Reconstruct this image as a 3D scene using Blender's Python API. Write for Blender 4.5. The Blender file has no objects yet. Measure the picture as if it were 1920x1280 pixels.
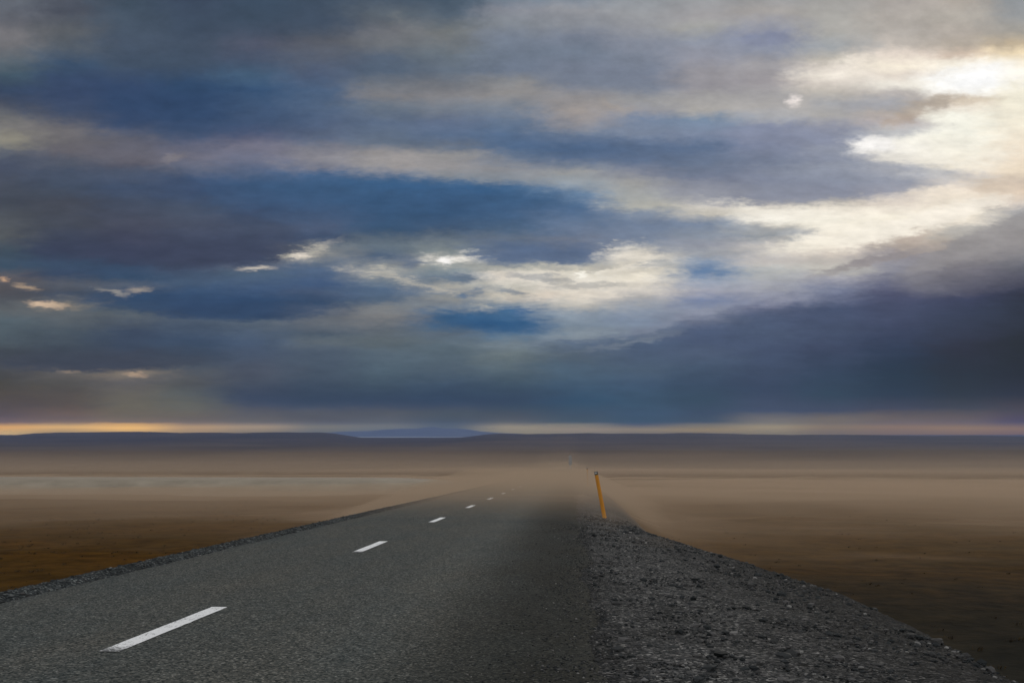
import bpy, bmesh, math, random
import numpy as np
from mathutils import Vector, Matrix, noise as mnoise

random.seed(4)
rng = np.random.default_rng(11)
scene = bpy.context.scene
R = math.radians

# ------------------------------------------------------------------ camera
FOC = 1900.0                      # focal length in photo pixels (1920 wide)
CAM_H = 1.4
YAW = math.atan((1067 - 960) / FOC)      # looks a little left of the road axis (+Y)
PITCH = math.atan(174 / FOC)             # true horizon sits at y = 814
cd = bpy.data.cameras.new("camera")
cd.sensor_width = 36.0
cd.lens = 36.0 * FOC / 1920
cd.clip_start = 0.05
cd.clip_end = 200000
cam = bpy.data.objects.new("camera", cd)
scene.collection.objects.link(cam)
cam.location = (0, 0, CAM_H)
cam.rotation_euler = (R(90) + PITCH, 0, YAW)
scene.camera = cam

scene.view_settings.view_transform = 'Standard'
scene.view_settings.look = 'None'
scene.view_settings.gamma = 1
scene.view_settings.exposure = 0
scene.cycles.volume_bounces = 2
scene.cycles.max_bounces = 8
scene.cycles.use_denoising = True

# ------------------------------------------------------------------ sun (behind cloud, ahead to the right)
SUN_AZ = R(20.0)       # clockwise from +Y
SUN_EL = R(19.0)
sl = bpy.data.lights.new("sun", 'SUN')
sl.energy = 0.6
sl.angle = R(14)
sl.color = (1.0, 0.9, 0.76)
sun = bpy.data.objects.new("sun", sl)
scene.collection.objects.link(sun)
sdir = Vector((math.sin(SUN_AZ) * math.cos(SUN_EL), math.cos(SUN_AZ) * math.cos(SUN_EL), math.sin(SUN_EL)))
sun.rotation_euler = (-sdir).to_track_quat('-Z', 'Y').to_euler()

# ------------------------------------------------------------------ helpers
def lin(c):
    return tuple((v / 12.92 if v <= 0.04045 else ((v + 0.055) / 1.055) ** 2.4) for v in (x / 255 for x in c))

class NT:
    """tiny node-tree writer"""
    def __init__(self, tree):
        self.t = tree
        self.n = tree.nodes
        self.l = tree.links
    def _in(self, sock, v):
        if v is None: return
        if isinstance(v, bpy.types.NodeSocket): self.l.new(v, sock)
        else:
            if sock.type == 'RGBA' and len(v) == 3: v = (*v, 1)
            sock.default_value = v
    def new(self, typ, **kw):
        nd = self.n.new(typ)
        for k, v in kw.items(): setattr(nd, k, v)
        return nd
    def math(self, op, a, b=None, c=None, clamp=False):
        nd = self.new('ShaderNodeMath', operation=op, use_clamp=clamp)
        for i, v in enumerate((a, b, c)): self._in(nd.inputs[i], v)
        return nd.outputs[0]
    def vmath(self, op, a, b=None, scale=None):
        nd = self.new('ShaderNodeVectorMath', operation=op)
        self._in(nd.inputs[0], a)
        if b is not None: self._in(nd.inputs[1], b)
        if scale is not None: self._in(nd.inputs['Scale'], scale)
        return nd.outputs['Value'] if op in ('DOT_PRODUCT', 'LENGTH', 'DISTANCE') else nd.outputs['Vector']
    def comb(self, x, y, z=0.0):
        nd = self.new('ShaderNodeCombineXYZ')
        for i, v in enumerate((x, y, z)): self._in(nd.inputs[i], v)
        return nd.outputs[0]
    def sep(self, v):
        nd = self.new('ShaderNodeSeparateXYZ'); self._in(nd.inputs[0], v)
        return nd.outputs
    def rng(self, v, a, b, c=0.0, d=1.0, kind='LINEAR'):
        nd = self.new('ShaderNodeMapRange', interpolation_type=kind, clamp=True)
        for i, x in enumerate((v, a, b, c, d)): self._in(nd.inputs[i], x)
        return nd.outputs[0]
    def mix(self, f, a, b, blend='MIX'):
        nd = self.new('ShaderNodeMix', data_type='RGBA', blend_type=blend, clamp_factor=True)
        self._in(nd.inputs[0], f); self._in(nd.inputs[6], a); self._in(nd.inputs[7], b)
        return nd.outputs[2]
    def noise(self, vec, scale, detail=4, rough=0.5, dist=0.0, dims='3D', out='Fac'):
        nd = self.new('ShaderNodeTexNoise', noise_dimensions=dims)
        self._in(nd.inputs['Vector'], vec)
        nd.inputs['Scale'].default_value = scale; nd.inputs['Detail'].default_value = detail
        nd.inputs['Roughness'].default_value = rough; nd.inputs['Distortion'].default_value = dist
        return nd.outputs[out]
    def ramp(self, f, stops, interp='LINEAR'):
        nd = self.new('ShaderNodeValToRGB')
        self._in(nd.inputs[0], f)
        cr = nd.color_ramp; cr.interpolation = interp
        while len(cr.elements) > 1: cr.elements.remove(cr.elements[0])
        cr.elements[0].position = stops[0][0]; cr.elements[0].color = (*stops[0][1], 1)
        for p, c in stops[1:]:
            e = cr.elements.new(p); e.color = (*c, 1)
        return nd.outputs[0]

# ------------------------------------------------------------------ sky: Nishita air behind a full deck of procedural cloud
# Cloud colours are tabulated on a fixed pane of the sky (world directions around the bearing PANE_F);
# columns every 120 units, each a list of (height, sRGB).
COLS = [
 [(0,100,106,116),(40,98,100,108),(62,116,115,119),(85,112,112,116),(120,86,99,110),(140,68,88,105),(170,56,73,101),(200,80,85,98),(220,104,105,108),(242,124,122,120),(265,134,131,121),(285,95,100,110),(310,75,82,100),(340,72,78,92),(380,68,74,86),(420,82,86,92),(445,84,88,92),(470,66,80,95),(500,62,82,105),(518,92,90,96),(540,84,82,87),(560,76,79,87),(580,95,100,105),(600,85,98,108),(640,75,85,95),(660,68,74,82),(690,72,74,82),(720,75,72,72),(760,85,77,72),(780,95,85,72),(790,140,110,75),(800,225,170,95),(812,200,170,130)],
 [(0,82,88,100),(20,75,80,92),(60,92,96,102),(90,88,96,106),(120,62,85,115),(150,58,78,112),(180,60,76,108),(205,72,80,100),(230,106,104,108),(260,108,106,110),(285,100,98,106),(305,98,101,110),(322,75,86,106),(350,66,78,98),(380,70,74,86),(420,70,75,87),(450,62,70,88),(470,56,67,92),(500,60,80,108),(515,58,74,102),(530,84,88,98),(550,70,80,98),(570,110,110,110),(585,95,100,105),(620,75,86,98),(650,66,76,90),(680,62,68,82),(695,92,90,92),(720,82,80,82),(760,88,80,76),(785,110,96,80),(800,225,180,120),(812,150,130,105)],
 [(0,66,82,100),(40,74,88,105),(80,72,86,106),(120,66,82,104),(160,56,78,115),(200,52,76,114),(225,60,78,112),(245,95,98,112),(280,100,100,112),(310,100,98,108),(325,82,92,112),(350,66,84,114),(380,68,78,98),(420,72,76,92),(450,66,70,90),(480,56,66,95),(500,58,78,108),(520,56,80,112),(537,90,98,112),(555,50,78,115),(575,68,86,108),(590,88,96,105),(620,62,76,100),(650,62,76,100),(670,66,72,88),(688,64,70,88),(700,125,116,108),(715,96,94,98),(760,102,98,94),(780,108,100,92),(794,205,160,110),(802,240,190,120),(812,170,140,105)],
 [(0,62,76,98),(40,64,78,98),(80,68,82,102),(120,66,82,104),(160,52,80,118),(190,48,74,112),(220,54,80,118),(245,74,90,118),(270,90,96,118),(295,110,110,125),(315,96,104,125),(335,64,86,122),(360,62,82,116),(390,72,84,106),(420,76,84,104),(450,68,78,102),(480,60,70,96),(500,66,80,106),(530,70,92,122),(550,58,86,125),(575,52,78,118),(590,52,72,105),(601,76,90,110),(640,62,80,108),(665,62,78,102),(690,76,84,98),(705,85,88,96),(720,82,84,90),(740,94,97,98),(765,100,100,100),(785,105,98,95),(800,180,150,125),(812,150,130,115)],
 [(0,62,80,102),(40,64,80,100),(80,80,86,104),(110,72,86,110),(140,70,98,130),(170,56,86,126),(200,70,96,132),(230,76,96,128),(255,95,100,125),(275,115,115,132),(300,108,114,136),(325,86,104,136),(345,64,92,132),(370,66,90,128),(400,62,76,104),(430,72,84,108),(460,66,78,104),(485,64,78,106),(500,88,98,118),(512,80,100,125),(540,70,96,135),(565,50,80,122),(590,50,72,105),(605,85,98,115),(640,72,90,118),(660,72,86,110),(690,76,84,102),(720,72,80,98),(745,66,74,98),(760,76,82,102),(780,92,92,104),(800,160,142,130),(812,120,112,112)],
 [(0,64,80,100),(40,70,84,104),(80,90,94,104),(110,88,96,112),(140,80,96,124),(170,76,100,134),(200,82,104,136),(230,84,102,132),(255,90,104,130),(275,118,120,132),(298,140,139,146),(313,120,124,140),(326,76,108,152),(350,66,100,145),(380,66,96,138),(400,72,92,126),(425,80,94,122),(447,66,86,118),(462,118,124,130),(478,128,132,136),(492,100,114,134),(505,84,106,138),(530,66,92,132),(550,74,92,122),(570,58,82,116),(585,104,109,118),(605,100,106,115),(625,76,90,108),(640,94,104,114),(660,78,92,112),(690,72,86,106),(720,66,80,102),(750,56,70,94),(765,80,86,104),(785,86,88,104),(800,120,118,122),(812,100,104,118)],
 [(0,76,90,108),(30,98,106,114),(60,112,114,120),(85,108,112,118),(110,84,98,118),(135,84,100,122),(160,106,112,122),(180,126,126,130),(200,104,116,132),(230,90,108,136),(250,96,112,136),(270,100,114,134),(290,144,141,142),(310,154,151,152),(325,130,136,150),(340,76,112,155),(370,60,98,145),(400,58,90,130),(430,60,88,122),(447,88,102,118),(460,98,112,126),(480,80,100,128),(498,140,144,146),(510,150,152,152),(525,110,124,140),(540,82,106,138),(560,84,104,130),(575,122,126,130),(595,122,123,126),(615,96,104,114),(640,88,98,106),(660,88,104,120),(690,80,98,116),(720,70,88,108),(750,56,74,102),(765,78,84,102),(785,88,92,108),(798,110,112,122),(812,96,106,128)],
 [(0,74,92,112),(30,84,98,114),(60,114,118,120),(80,112,118,124),(100,104,114,124),(130,98,110,126),(155,112,116,124),(180,128,128,132),(205,118,126,138),(230,98,114,142),(255,90,112,145),(275,108,118,134),(290,146,145,146),(310,146,144,146),(330,134,140,148),(345,90,120,155),(370,60,98,146),(400,56,88,128),(430,66,88,118),(452,104,115,126),(470,126,135,138),(484,170,170,165),(495,160,162,158),(508,126,138,146),(520,104,121,140),(535,160,160,156),(548,124,133,144),(560,140,142,142),(575,118,128,140),(590,60,100,145),(605,64,98,138),(625,92,106,122),(650,88,104,118),(690,78,94,112),(720,66,86,112),(750,50,72,104),(765,74,84,104),(790,90,95,112),(812,100,110,128)],
 [(0,120,132,148),(20,134,138,148),(45,130,136,144),(70,120,130,146),(100,112,124,142),(130,112,124,144),(150,134,136,140),(175,144,142,142),(200,124,132,144),(225,104,122,148),(255,86,112,148),(275,80,110,150),(295,106,122,146),(315,138,140,146),(335,134,142,152),(352,80,118,162),(370,68,108,156),(400,72,106,150),(425,84,108,138),(445,106,116,128),(465,84,108,142),(485,98,118,146),(500,160,161,156),(515,212,207,195),(535,194,191,182),(555,196,189,176),(570,140,150,160),(585,68,111,158),(610,66,108,156),(630,90,118,148),(645,112,126,138),(665,104,116,122),(690,86,102,116),(720,66,86,108),(750,52,74,104),(765,62,78,104),(785,82,88,106),(800,146,137,130),(812,130,125,122)],
 [(0,130,138,150),(20,148,150,156),(45,138,142,150),(70,118,126,142),(100,112,124,142),(130,118,126,144),(160,118,126,142),(185,144,142,144),(210,158,151,148),(230,146,144,148),(250,120,134,156),(275,80,106,142),(295,88,110,144),(310,120,130,146),(325,154,155,156),(345,146,156,166),(365,104,134,170),(390,84,118,162),(415,90,118,156),(435,102,120,148),(450,124,128,138),(470,88,110,144),(490,112,128,150),(505,200,195,180),(520,226,220,203),(540,215,208,192),(555,222,213,195),(575,186,183,177),(590,140,152,166),(610,122,138,156),(630,126,138,150),(645,92,110,136),(670,86,100,114),(690,78,100,122),(720,66,92,122),(750,54,86,122),(775,66,84,112),(795,120,118,122),(805,140,130,128),(812,125,120,122)],
 [(0,148,152,158),(25,154,156,160),(50,148,150,156),(80,132,138,152),(110,126,134,150),(140,122,130,148),(165,124,132,148),(190,150,150,152),(205,150,151,158),(222,118,136,164),(245,124,138,162),(270,96,116,148),(300,98,116,146),(325,124,130,146),(345,158,158,158),(365,168,170,168),(385,176,175,168),(400,130,142,160),(425,108,126,154),(450,122,134,154),(465,180,176,166),(480,222,215,198),(500,200,194,182),(520,226,218,197),(545,204,198,186),(560,164,164,166),(580,140,150,166),(600,124,140,164),(620,116,128,148),(640,84,104,134),(660,80,98,126),(690,76,96,120),(720,64,88,120),(750,60,86,118),(775,64,88,122),(795,80,92,122),(805,135,125,122),(812,115,110,115)],
 [(0,152,154,158),(30,158,156,158),(50,162,162,160),(75,142,148,162),(105,146,148,160),(135,152,150,156),(165,146,144,150),(185,160,158,158),(205,170,167,164),(225,120,142,170),(250,124,138,164),(275,94,116,150),(305,104,120,146),(330,112,122,144),(355,150,150,154),(370,188,184,176),(385,212,206,191),(400,196,191,181),(420,122,138,163),(440,140,148,160),(460,164,162,166),(475,186,183,178),(490,134,152,178),(510,102,133,174),(525,146,158,178),(545,160,162,176),(565,118,134,168),(580,136,144,164),(600,116,124,146),(620,84,100,134),(640,76,92,124),(660,80,96,124),(690,66,86,114),(720,56,76,106),(750,56,78,106),(775,64,82,114),(795,110,108,116),(806,140,126,114),(812,115,108,112)],
 [(0,156,156,158),(25,164,160,158),(50,150,152,162),(70,130,138,162),(95,142,148,164),(120,158,156,160),(155,154,150,154),(180,160,158,160),(200,173,170,169),(225,168,170,176),(240,130,139,164),(270,124,134,160),(300,120,130,152),(335,124,132,152),(365,150,152,158),(380,178,173,166),(395,232,225,208),(412,243,238,222),(430,185,180,171),(445,150,155,160),(460,212,204,189),(475,223,213,194),(490,208,200,187),(505,180,182,182),(520,170,172,176),(540,160,162,172),(560,140,144,162),(580,106,114,142),(600,84,100,132),(620,80,98,128),(650,68,84,116),(690,60,76,106),(730,56,74,106),(770,68,82,114),(785,110,108,116),(800,150,138,126),(812,125,118,116)],
 [(0,164,162,160),(30,168,166,162),(60,172,170,166),(85,160,164,168),(110,190,184,174),(125,222,213,198),(140,240,232,215),(155,215,206,192),(175,190,184,176),(195,164,165,169),(215,174,171,168),(235,150,152,164),(255,138,144,164),(280,144,150,166),(310,130,138,158),(340,134,142,160),(360,160,162,172),(378,182,176,168),(395,238,230,211),(415,246,240,220),(440,247,239,218),(460,238,228,207),(475,205,195,180),(490,188,182,176),(505,196,193,186),(520,160,160,170),(540,124,132,156),(560,106,116,144),(580,70,90,126),(610,66,84,114),(650,56,68,98),(700,50,70,100),(740,50,72,100),(770,66,78,108),(785,110,104,108),(800,130,116,104),(812,115,106,104)],
 [(0,172,166,162),(30,176,170,164),(60,176,170,164),(85,190,182,174),(105,232,219,202),(125,248,238,215),(140,228,217,200),(158,236,231,215),(175,184,178,175),(195,160,160,163),(212,180,168,157),(230,205,192,178),(250,243,240,224),(280,246,242,228),(300,225,220,206),(318,160,162,171),(340,160,164,176),(365,213,204,191),(385,224,213,196),(405,246,238,216),(430,235,225,202),(440,200,189,174),(455,186,173,162),(475,148,144,150),(495,145,145,155),(515,120,122,138),(535,104,108,132),(555,80,86,116),(575,62,72,104),(610,52,60,90),(650,42,58,88),(700,38,58,84),(740,44,62,90),(765,64,72,98),(785,104,96,98),(800,134,114,98),(812,118,104,98)],
 [(0,176,168,160),(30,178,172,164),(60,176,168,160),(85,180,170,158),(105,205,187,166),(120,250,242,222),(145,252,252,244),(165,250,247,230),(185,200,184,164),(200,232,222,203),(215,248,246,228),(245,246,244,226),(280,245,240,220),(310,236,226,204),(325,225,214,196),(345,234,222,202),(370,238,226,204),(395,247,237,213),(415,236,226,206),(427,190,186,180),(445,170,166,162),(465,145,140,140),(485,124,120,128),(505,86,84,102),(530,60,62,86),(560,46,54,82),(600,44,50,72),(650,42,48,68),(700,38,50,70),(740,44,56,76),(765,64,70,90),(785,100,92,92),(802,140,118,100),(812,122,105,94)],
 [(0,146,150,154),(30,148,150,152),(60,165,160,152),(85,190,174,150),(100,243,224,185),(130,250,244,225),(160,246,240,217),(190,242,236,212),(230,240,232,208),(270,240,226,200),(300,232,216,190),(320,238,222,194),(340,206,191,171),(360,220,201,176),(380,215,204,188),(395,164,163,165),(420,164,162,160),(445,158,152,150),(470,130,128,132),(495,72,80,94),(515,54,58,80),(550,42,48,66),(600,38,44,60),(650,36,44,58),(700,32,44,56),(740,42,52,66),(770,74,72,80),(790,108,92,84),(803,134,112,90),(812,118,100,86)],
]
# long cloud decks: +1 = firm lower edge melting upwards, -1 = firm upper edge melting downwards
DECKS = [
 (760,392,330,56,-3,(58,92,134),.75,.45,1,-1),(1500,345,250,34,3,(126,134,156),.75,.4,1,1),
 (1030,458,150,32,2,(90,110,144),.8,.4,1,1),(1640,330,190,24,-2,(150,156,170),.7,.4,1,-1),(330,455,250,40,0,(62,69,92),.75,.4,1,1),
 (410,562,220,32,-2,(52,76,112),.75,.35,1,1),(180,668,210,24,0,(64,70,86),.75,.35,1,1),(720,735,340,30,0,(56,73,103),.7,.45,1,1),
 (300,205,260,50,-4,(52,77,116),.65,.5,1,1),(1120,285,200,34,-3,(84,108,144),.6,.5,1,-1),(1250,440,240,34,-8,(118,134,160),.55,.5,1,1),
 (1480,640,420,60,6,(66,84,116),.5,.5,1,-1),(1080,110,180,50,-6,(112,124,142),.4,.6,1,1),(480,30,300,40,0,(62,78,100),.4,.6,1,1),
 (1560,240,180,26,2,(132,140,162),.6,.4,1,1),(150,330,200,34,-6,(68,80,104),.5,.5,1,-1),
]
# individual cloud pieces on the same pane: x, y, half width, half height, tilt, sRGB, opacity, edge softness, warp set
STROKES = [
 # sun-lit breaks and rims
 (1830,150,100,30,8,(255,255,250),.95,.9,1),(1635,272,50,16,4,(255,252,244),.9,.9,1),(1489,189,16,13,10,(250,240,230),.95,1.0,0),(1510,196,40,13,8,(190,184,178),.5,1.0,1),
 (1740,195,70,12,8,(172,160,148),.8,.9,1),(1690,222,50,12,18,(176,160,146),.7,.9,1),
 (1640,200,80,18,4,(160,161,168),.75,1.0,1),(1590,122,85,20,14,(245,236,218),.6,1.0,2),
 (1700,318,110,16,-3,(160,163,174),.7,1.0,1),(1860,348,60,12,6,(214,196,172),.6,.9,1),
 (1500,438,50,14,-3,(136,144,156),.75,.9,1),(1390,424,110,13,-10,(130,146,168),.5,1.0,1),
 (1715,446,42,18,12,(182,168,158),.75,.9,2),(1650,485,130,9,14,(140,134,138),.45,1.0,1),
 (1480,400,120,16,-3,(250,245,228),.5,1.0,2),(1380,388,70,14,-10,(238,232,214),.6,1.0,2),
 # breaks in the middle deck
 (850,486,55,14,0,(246,240,226),.9,1.0,2),(835,488,16,8,0,(255,252,244),.9,.9,0),(565,478,48,13,12,(196,190,176),.9,1.0,2),
 (562,480,18,8,0,(240,228,208),.8,1.0,0),(605,462,40,9,22,(172,168,160),.6,1.0,1),(480,503,36,5,3,(206,196,178),.85,.9,0),
 (700,510,60,11,-8,(196,190,178),.75,1.0,2),(770,529,70,9,-14,(190,184,172),.75,1.0,2),(850,545,40,12,-18,(188,180,166),.7,1.0,2),
 (940,520,45,12,-14,(232,222,202),.8,1.0,2),(1030,512,80,16,0,(226,218,198),.6,1.0,2),(1110,515,40,12,0,(248,242,226),.6,1.0,2),
 (1190,478,45,18,10,(234,226,208),.6,1.0,2),(1210,523,55,10,4,(244,236,216),.6,1.0,2),(1000,556,60,14,0,(224,208,188),.5,1.0,2),
 (1060,532,46,12,-20,(168,164,156),.5,1.0,2),
 (900,576,34,10,-12,(172,172,168),.8,1.0,2),(885,557,34,14,20,(74,112,156),.75,1.0,2),(990,584,30,6,-6,(60,106,160),.75,1.0,1),
 (930,607,110,17,-4,(44,92,146),.8,1.0,1),(870,522,30,9,0,(84,106,134),.7,1.0,1),(770,492,36,14,0,(84,106,140),.7,1.0,1),
 (1310,508,44,14,6,(96,130,176),.6,1.0,1),
 (1700,560,330,52,13,(70,78,108),.55,1.0,1),(1810,478,140,14,17,(152,149,149),.5,.9,1),(1775,398,120,17,14,(246,238,220),.85,.6,1),(1640,440,90,20,12,(247,240,222),.8,.7,1),(1660,482,120,8,14,(150,142,142),.6,.7,1),
 (1545,455,120,17,8,(247,240,220),.75,.8,2),(1610,420,130,24,10,(248,241,222),.6,.9,2),(1800,300,130,40,6,(246,242,226),.5,1.0,2),
 (1190,500,60,10,8,(240,232,214),.7,.7,2),(1000,530,30,9,-20,(236,228,210),.7,.7,2),(1110,548,60,8,3,(236,226,206),.6,.7,2),
 (1160,468,40,14,16,(232,226,210),.6,.8,2),(985,560,40,5,-8,(150,150,150),.6,.8,2),(1085,512,16,6,0,(252,248,232),.8,.8,1),
 # left side
 (88,571,38,7,-4,(250,214,176),.95,.9,0),(100,572,60,10,-3,(150,138,124),.6,1.0,1),(50,538,26,6,-12,(172,150,128),.8,1.0,0),(8,524,10,6,0,(196,160,130),.8,1.0,0),
 (205,548,30,8,-14,(150,146,142),.8,.9,1),(262,543,24,6,4,(162,152,142),.8,.9,0),(255,702,26,5,-6,(176,152,132),.8,.9,0),(130,697,24,4,0,(140,126,114),.7,.9,0),
 (318,298,26,11,18,(128,124,130),.8,1.0,1),(10,265,34,18,0,(140,136,124),.5,1.0,1),
 (760,303,60,16,-8,(164,158,156),.6,1.0,2),(560,290,90,14,6,(128,126,138),.5,1.0,2),(780,350,150,16,-4,(58,104,158),.6,1.0,1),
 (900,352,70,12,-6,(56,102,156),.6,1.0,1),(1080,278,120,14,-2,(74,102,142),.55,1.0,1),(1360,300,150,20,-5,(104,118,144),.5,1.0,1),
 (1150,205,45,14,-20,(164,156,150),.6,1.0,2),(1000,165,40,12,-14,(152,148,146),.5,1.0,2),(760,45,40,16,-20,(118,122,124),.5,1.0,2),
 (820,75,70,10,-22,(122,124,126),.5,1.0,2),(1460,75,45,16,4,(128,136,162),.5,1.0,1),
 (1180,640,110,7,12,(128,138,150),.5,1.0,1),(1300,590,160,8,14,(140,146,164),.45,1.0,1),(1100,625,110,8,10,(134,146,158),.5,1.0,1),
 (720,636,160,5,-3,(98,108,116),.5,1.0,1),
 # grey wisps across the middle break
 (1010,521,60,7,-6,(146,149,154),.65,.7,1),(1105,534,70,5,4,(166,165,163),.6,.7,1),(960,547,44,7,-10,(116,130,148),.7,.7,1),
 (1130,502,30,5,12,(172,169,163),.6,.7,1),(1045,504,28,4,0,(160,160,158),.6,.7,0),(1225,497,40,6,8,(160,164,168),.6,.7,1),
 # firm rim of the dark bank at right
 (2050,440,300,60,14,(146,143,145),.75,.16,0,-1),(1730,462,48,12,10,(176,164,154),.6,.6,1),(1640,492,110,10,13,(138,134,138),.6,.5,0,-1),
]

HAZE_D, HAZE_TOP, HAZE_END = 1.0e-4, 112.0, 10200.0
HAZE_S = np.array([0.086, 0.110, 0.235])      # light the low air adds in front of the far sky
def cloud_col(y, r, g, b):
    k = max(0, (b - r) - 20)
    C = np.array(lin((r, g - 0.10 * k, b - 0.25 * k + (5 if r > 200 else 0))))
    el = max((814 - y) / FOC, 1e-4)
    t = math.exp(-HAZE_D * min(HAZE_END, HAZE_TOP / el))
    return tuple(float(v) for v in np.maximum((C - HAZE_S * (1 - t)) / t, 0.2 * C))
def build_world():
    w = bpy.data.worlds.new("World")
    scene.world = w
    w.use_nodes = True
    T = NT(w.node_tree)
    T.n.clear()
    out = T.new('ShaderNodeOutputWorld')
    bg = T.new('ShaderNodeBackground')
    bg.inputs['Strength'].default_value = 0.1
    T.l.new(bg.outputs[0], out.inputs[0])
    sky = T.new('ShaderNodeTexSky', sky_type='NISHITA')
    sky.sun_disc = False
    sky.sun_elevation = SUN_EL
    sky.sun_rotation = SUN_AZ
    tc = T.new('ShaderNodeTexCoord')
    d = tc.outputs['Generated']
    # fixed bearing of the cloud pane
    rot = Matrix.Rotation(YAW, 3, 'Z') @ Matrix.Rotation(R(90) + PITCH, 3, 'X')
    Rv, Uv, Fv = rot @ Vector((1, 0, 0)), rot @ Vector((0, 1, 0)), rot @ Vector((0, 0, -1))
    dF = T.vmath('DOT_PRODUCT', d, tuple(Fv))
    dFs = T.math('MAXIMUM', dF, 0.05)
    X = T.math('MULTIPLY_ADD', T.math('DIVIDE', T.vmath('DOT_PRODUCT', d, tuple(Rv)), dFs), FOC, 960)
    Y = T.math('MULTIPLY_ADD', T.math('DIVIDE', T.vmath('DOT_PRODUCT', d, tuple(Uv)), dFs), -FOC, 640)
    # warps, flattening towards the horizon as a cloud deck does
    nv = T.comb(T.math('MULTIPLY', X, 0.01), T.math('MULTIPLY', T.math('MULTIPLY_ADD', Y, 0.002, 1.7), T.math('MULTIPLY', Y, 0.01)))
    amp = T.rng(Y, 690, 800, 1.0, 0.06)
    n1 = T.noise(nv, 0.55, 4, 0.5, 0.0, '2D', 'Color')
    n2 = T.noise(T.vmath('ADD', nv, (37.2, 11.4, 0)), 2.2, 6, 0.62, 0.0, '2D', 'Color')
    n3 = T.noise(T.vmath('ADD', nv, (7.2, 71.4, 0)), 1.3, 6, 0.65, 0.0, '2D', 'Color')
    half = (0.5, 0.5, 0.5)
    XY = T.comb(X, Y, 0)
    def warp(n, ax, ay):
        v = T.vmath('MULTIPLY', T.vmath('SUBTRACT', n, half), (ax, ay, 0))
        return T.vmath('SCALE', v, scale=amp)
    w_soft = warp(n1, 60, 16)
    n5 = T.noise(T.vmath('ADD', nv, (17.2, 31.4, 0)), 5.5, 4, 0.6, 0.0, '2D', 'Color')
    w_mic = warp(n5, 30, 11)
    w_soft = T.vmath('ADD', w_soft, w_mic)
    w_fine = warp(n2, 80, 18)
    w_rag = warp(n3, 110, 34)
    P0 = T.vmath('ADD', XY, T.vmath('ADD', w_soft, w_fine))
    warps = [T.vmath('ADD', XY, T.vmath('ADD', w_mic, warp(n2, 24, 8))), T.vmath('ADD', XY, T.vmath('ADD', w_fine, w_soft)),
             T.vmath('ADD', XY, T.vmath('ADD', w_fine, T.vmath('ADD', w_mic, w_rag)))]
    torn = T.rng(T.sep(n3)[1], 0.40, 0.58, 0.30, 1.0)
    px, py, _ = T.sep(P0)
    SPLIT = 446
    f_up = T.rng(py, 0, SPLIT)
    f_lo = T.rng(py, SPLIT, 812)
    sel = T.rng(py, SPLIT - 1, SPLIT + 1)
    col = None
    for i, c in enumerate(COLS):
        lo_, hi_ = [q for q in c if q[0] <= 786][-1], [q for q in c if q[0] > 792][0]
        c = [q for q in c if q[0] <= 786] + [(791, *[0.85 * lo_[k] + 0.15 * hi_[k] for k in (1, 2, 3)])] + [q for q in c if q[0] > 792]
        st = [(y, cloud_col(y, r, g, b)) for y, r, g, b in c]
        ys = np.array([s[0] for s in st]); cs = np.array([s[1] for s in st])
        mid = tuple(float(np.interp(SPLIT, ys, cs[:, k])) for k in range(3))
        up = [(y / SPLIT, cc) for y, cc in st if y < SPLIT] + [(1.0, mid)]
        lo = [(0.0, mid)] + [((y - SPLIT) / (812 - SPLIT), cc) for y, cc in st if y > SPLIT]
        cc = T.mix(sel, T.ramp(f_up, up), T.ramp(f_lo, lo))
        col = cc if col is None else T.mix(T.rng(px, 120 * (i - 1), 120 * i, kind='SMOOTHSTEP'), col, cc)
    for k, (x, y, a, b, tilt, c, op, soft, ws, *fade) in enumerate(DECKS + STROKES):
        if k % 8 == 0:      # evaluate in batches, so that the shader stays small
            tiny = T.vmath('SCALE', col, scale=1e-7)
            warps = [T.vmath('ADD', q, tiny) for q in warps]
        mp = T.new('ShaderNodeMapping', vector_type='TEXTURE')
        T._in(mp.inputs['Vector'], warps[ws])
        mp.inputs['Location'].default_value = (x, y, 0)
        mp.inputs['Rotation'].default_value = (0, 0, R(-tilt))
        mp.inputs['Scale'].default_value = (a * 1.35, b * 1.35, 1)
        ln = T.vmath('LENGTH', mp.outputs[0])
        al = T.rng(ln, 1.0, 1.0 - soft * 0.999, 0, op, 'SMOOTHSTEP')
        if ws == 2: al = T.math('MULTIPLY', al, torn)
        if fade:
            yy = T.sep(mp.outputs[0])[1]
            al = T.math('MULTIPLY', al, T.rng(yy, -0.85 * fade[0], 0.45 * fade[0], 0, 1))
        col = T.mix(al, col, cloud_col(y, *c))
    # fine cloud texture
    n4 = T.noise(T.vmath('ADD', nv, (3.1, 5.7, 0)), 1.5, 8, 0.64, 0.0, '2D')
    gain = T.rng(n4, 0.25, 0.75, 0.87, 1.12)
    gain = T.mix(T.rng(Y, 770, 800), T.comb(gain, gain, gain), (1, 1, 1))
    col = T.mix(1.0, col, gain, 'MULTIPLY')
    # the rest of the dome: brighter broken overcast overhead and behind
    dz = T.sep(d)[2]
    el = T.math('MAXIMUM', dz, 0.04)
    dn = T.vmath('SCALE', d, scale=T.math('DIVIDE', 1.0, T.math('ADD', el, 0.12)))
    gn = T.noise(dn, 1.1, 7, 0.58, 0.4)
    rest = T.ramp(gn, [(0.32, (0.22, 0.26, 0.34)), (0.5, (0.62, 0.64, 0.68)), (0.68, (1.25, 1.2, 1.12))])
    rest = T.mix(T.rng(dz, 0.0, 0.25, kind='SMOOTHSTEP'), (0.20, 0.21, 0.24), rest)
    aX = T.math('ABSOLUTE', T.math('SUBTRACT', X, 960))
    wx = T.rng(aX, 1010, 1700, kind='SMOOTHSTEP')
    wy = T.rng(Y, -40, -700, kind='SMOOTHSTEP')
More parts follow.
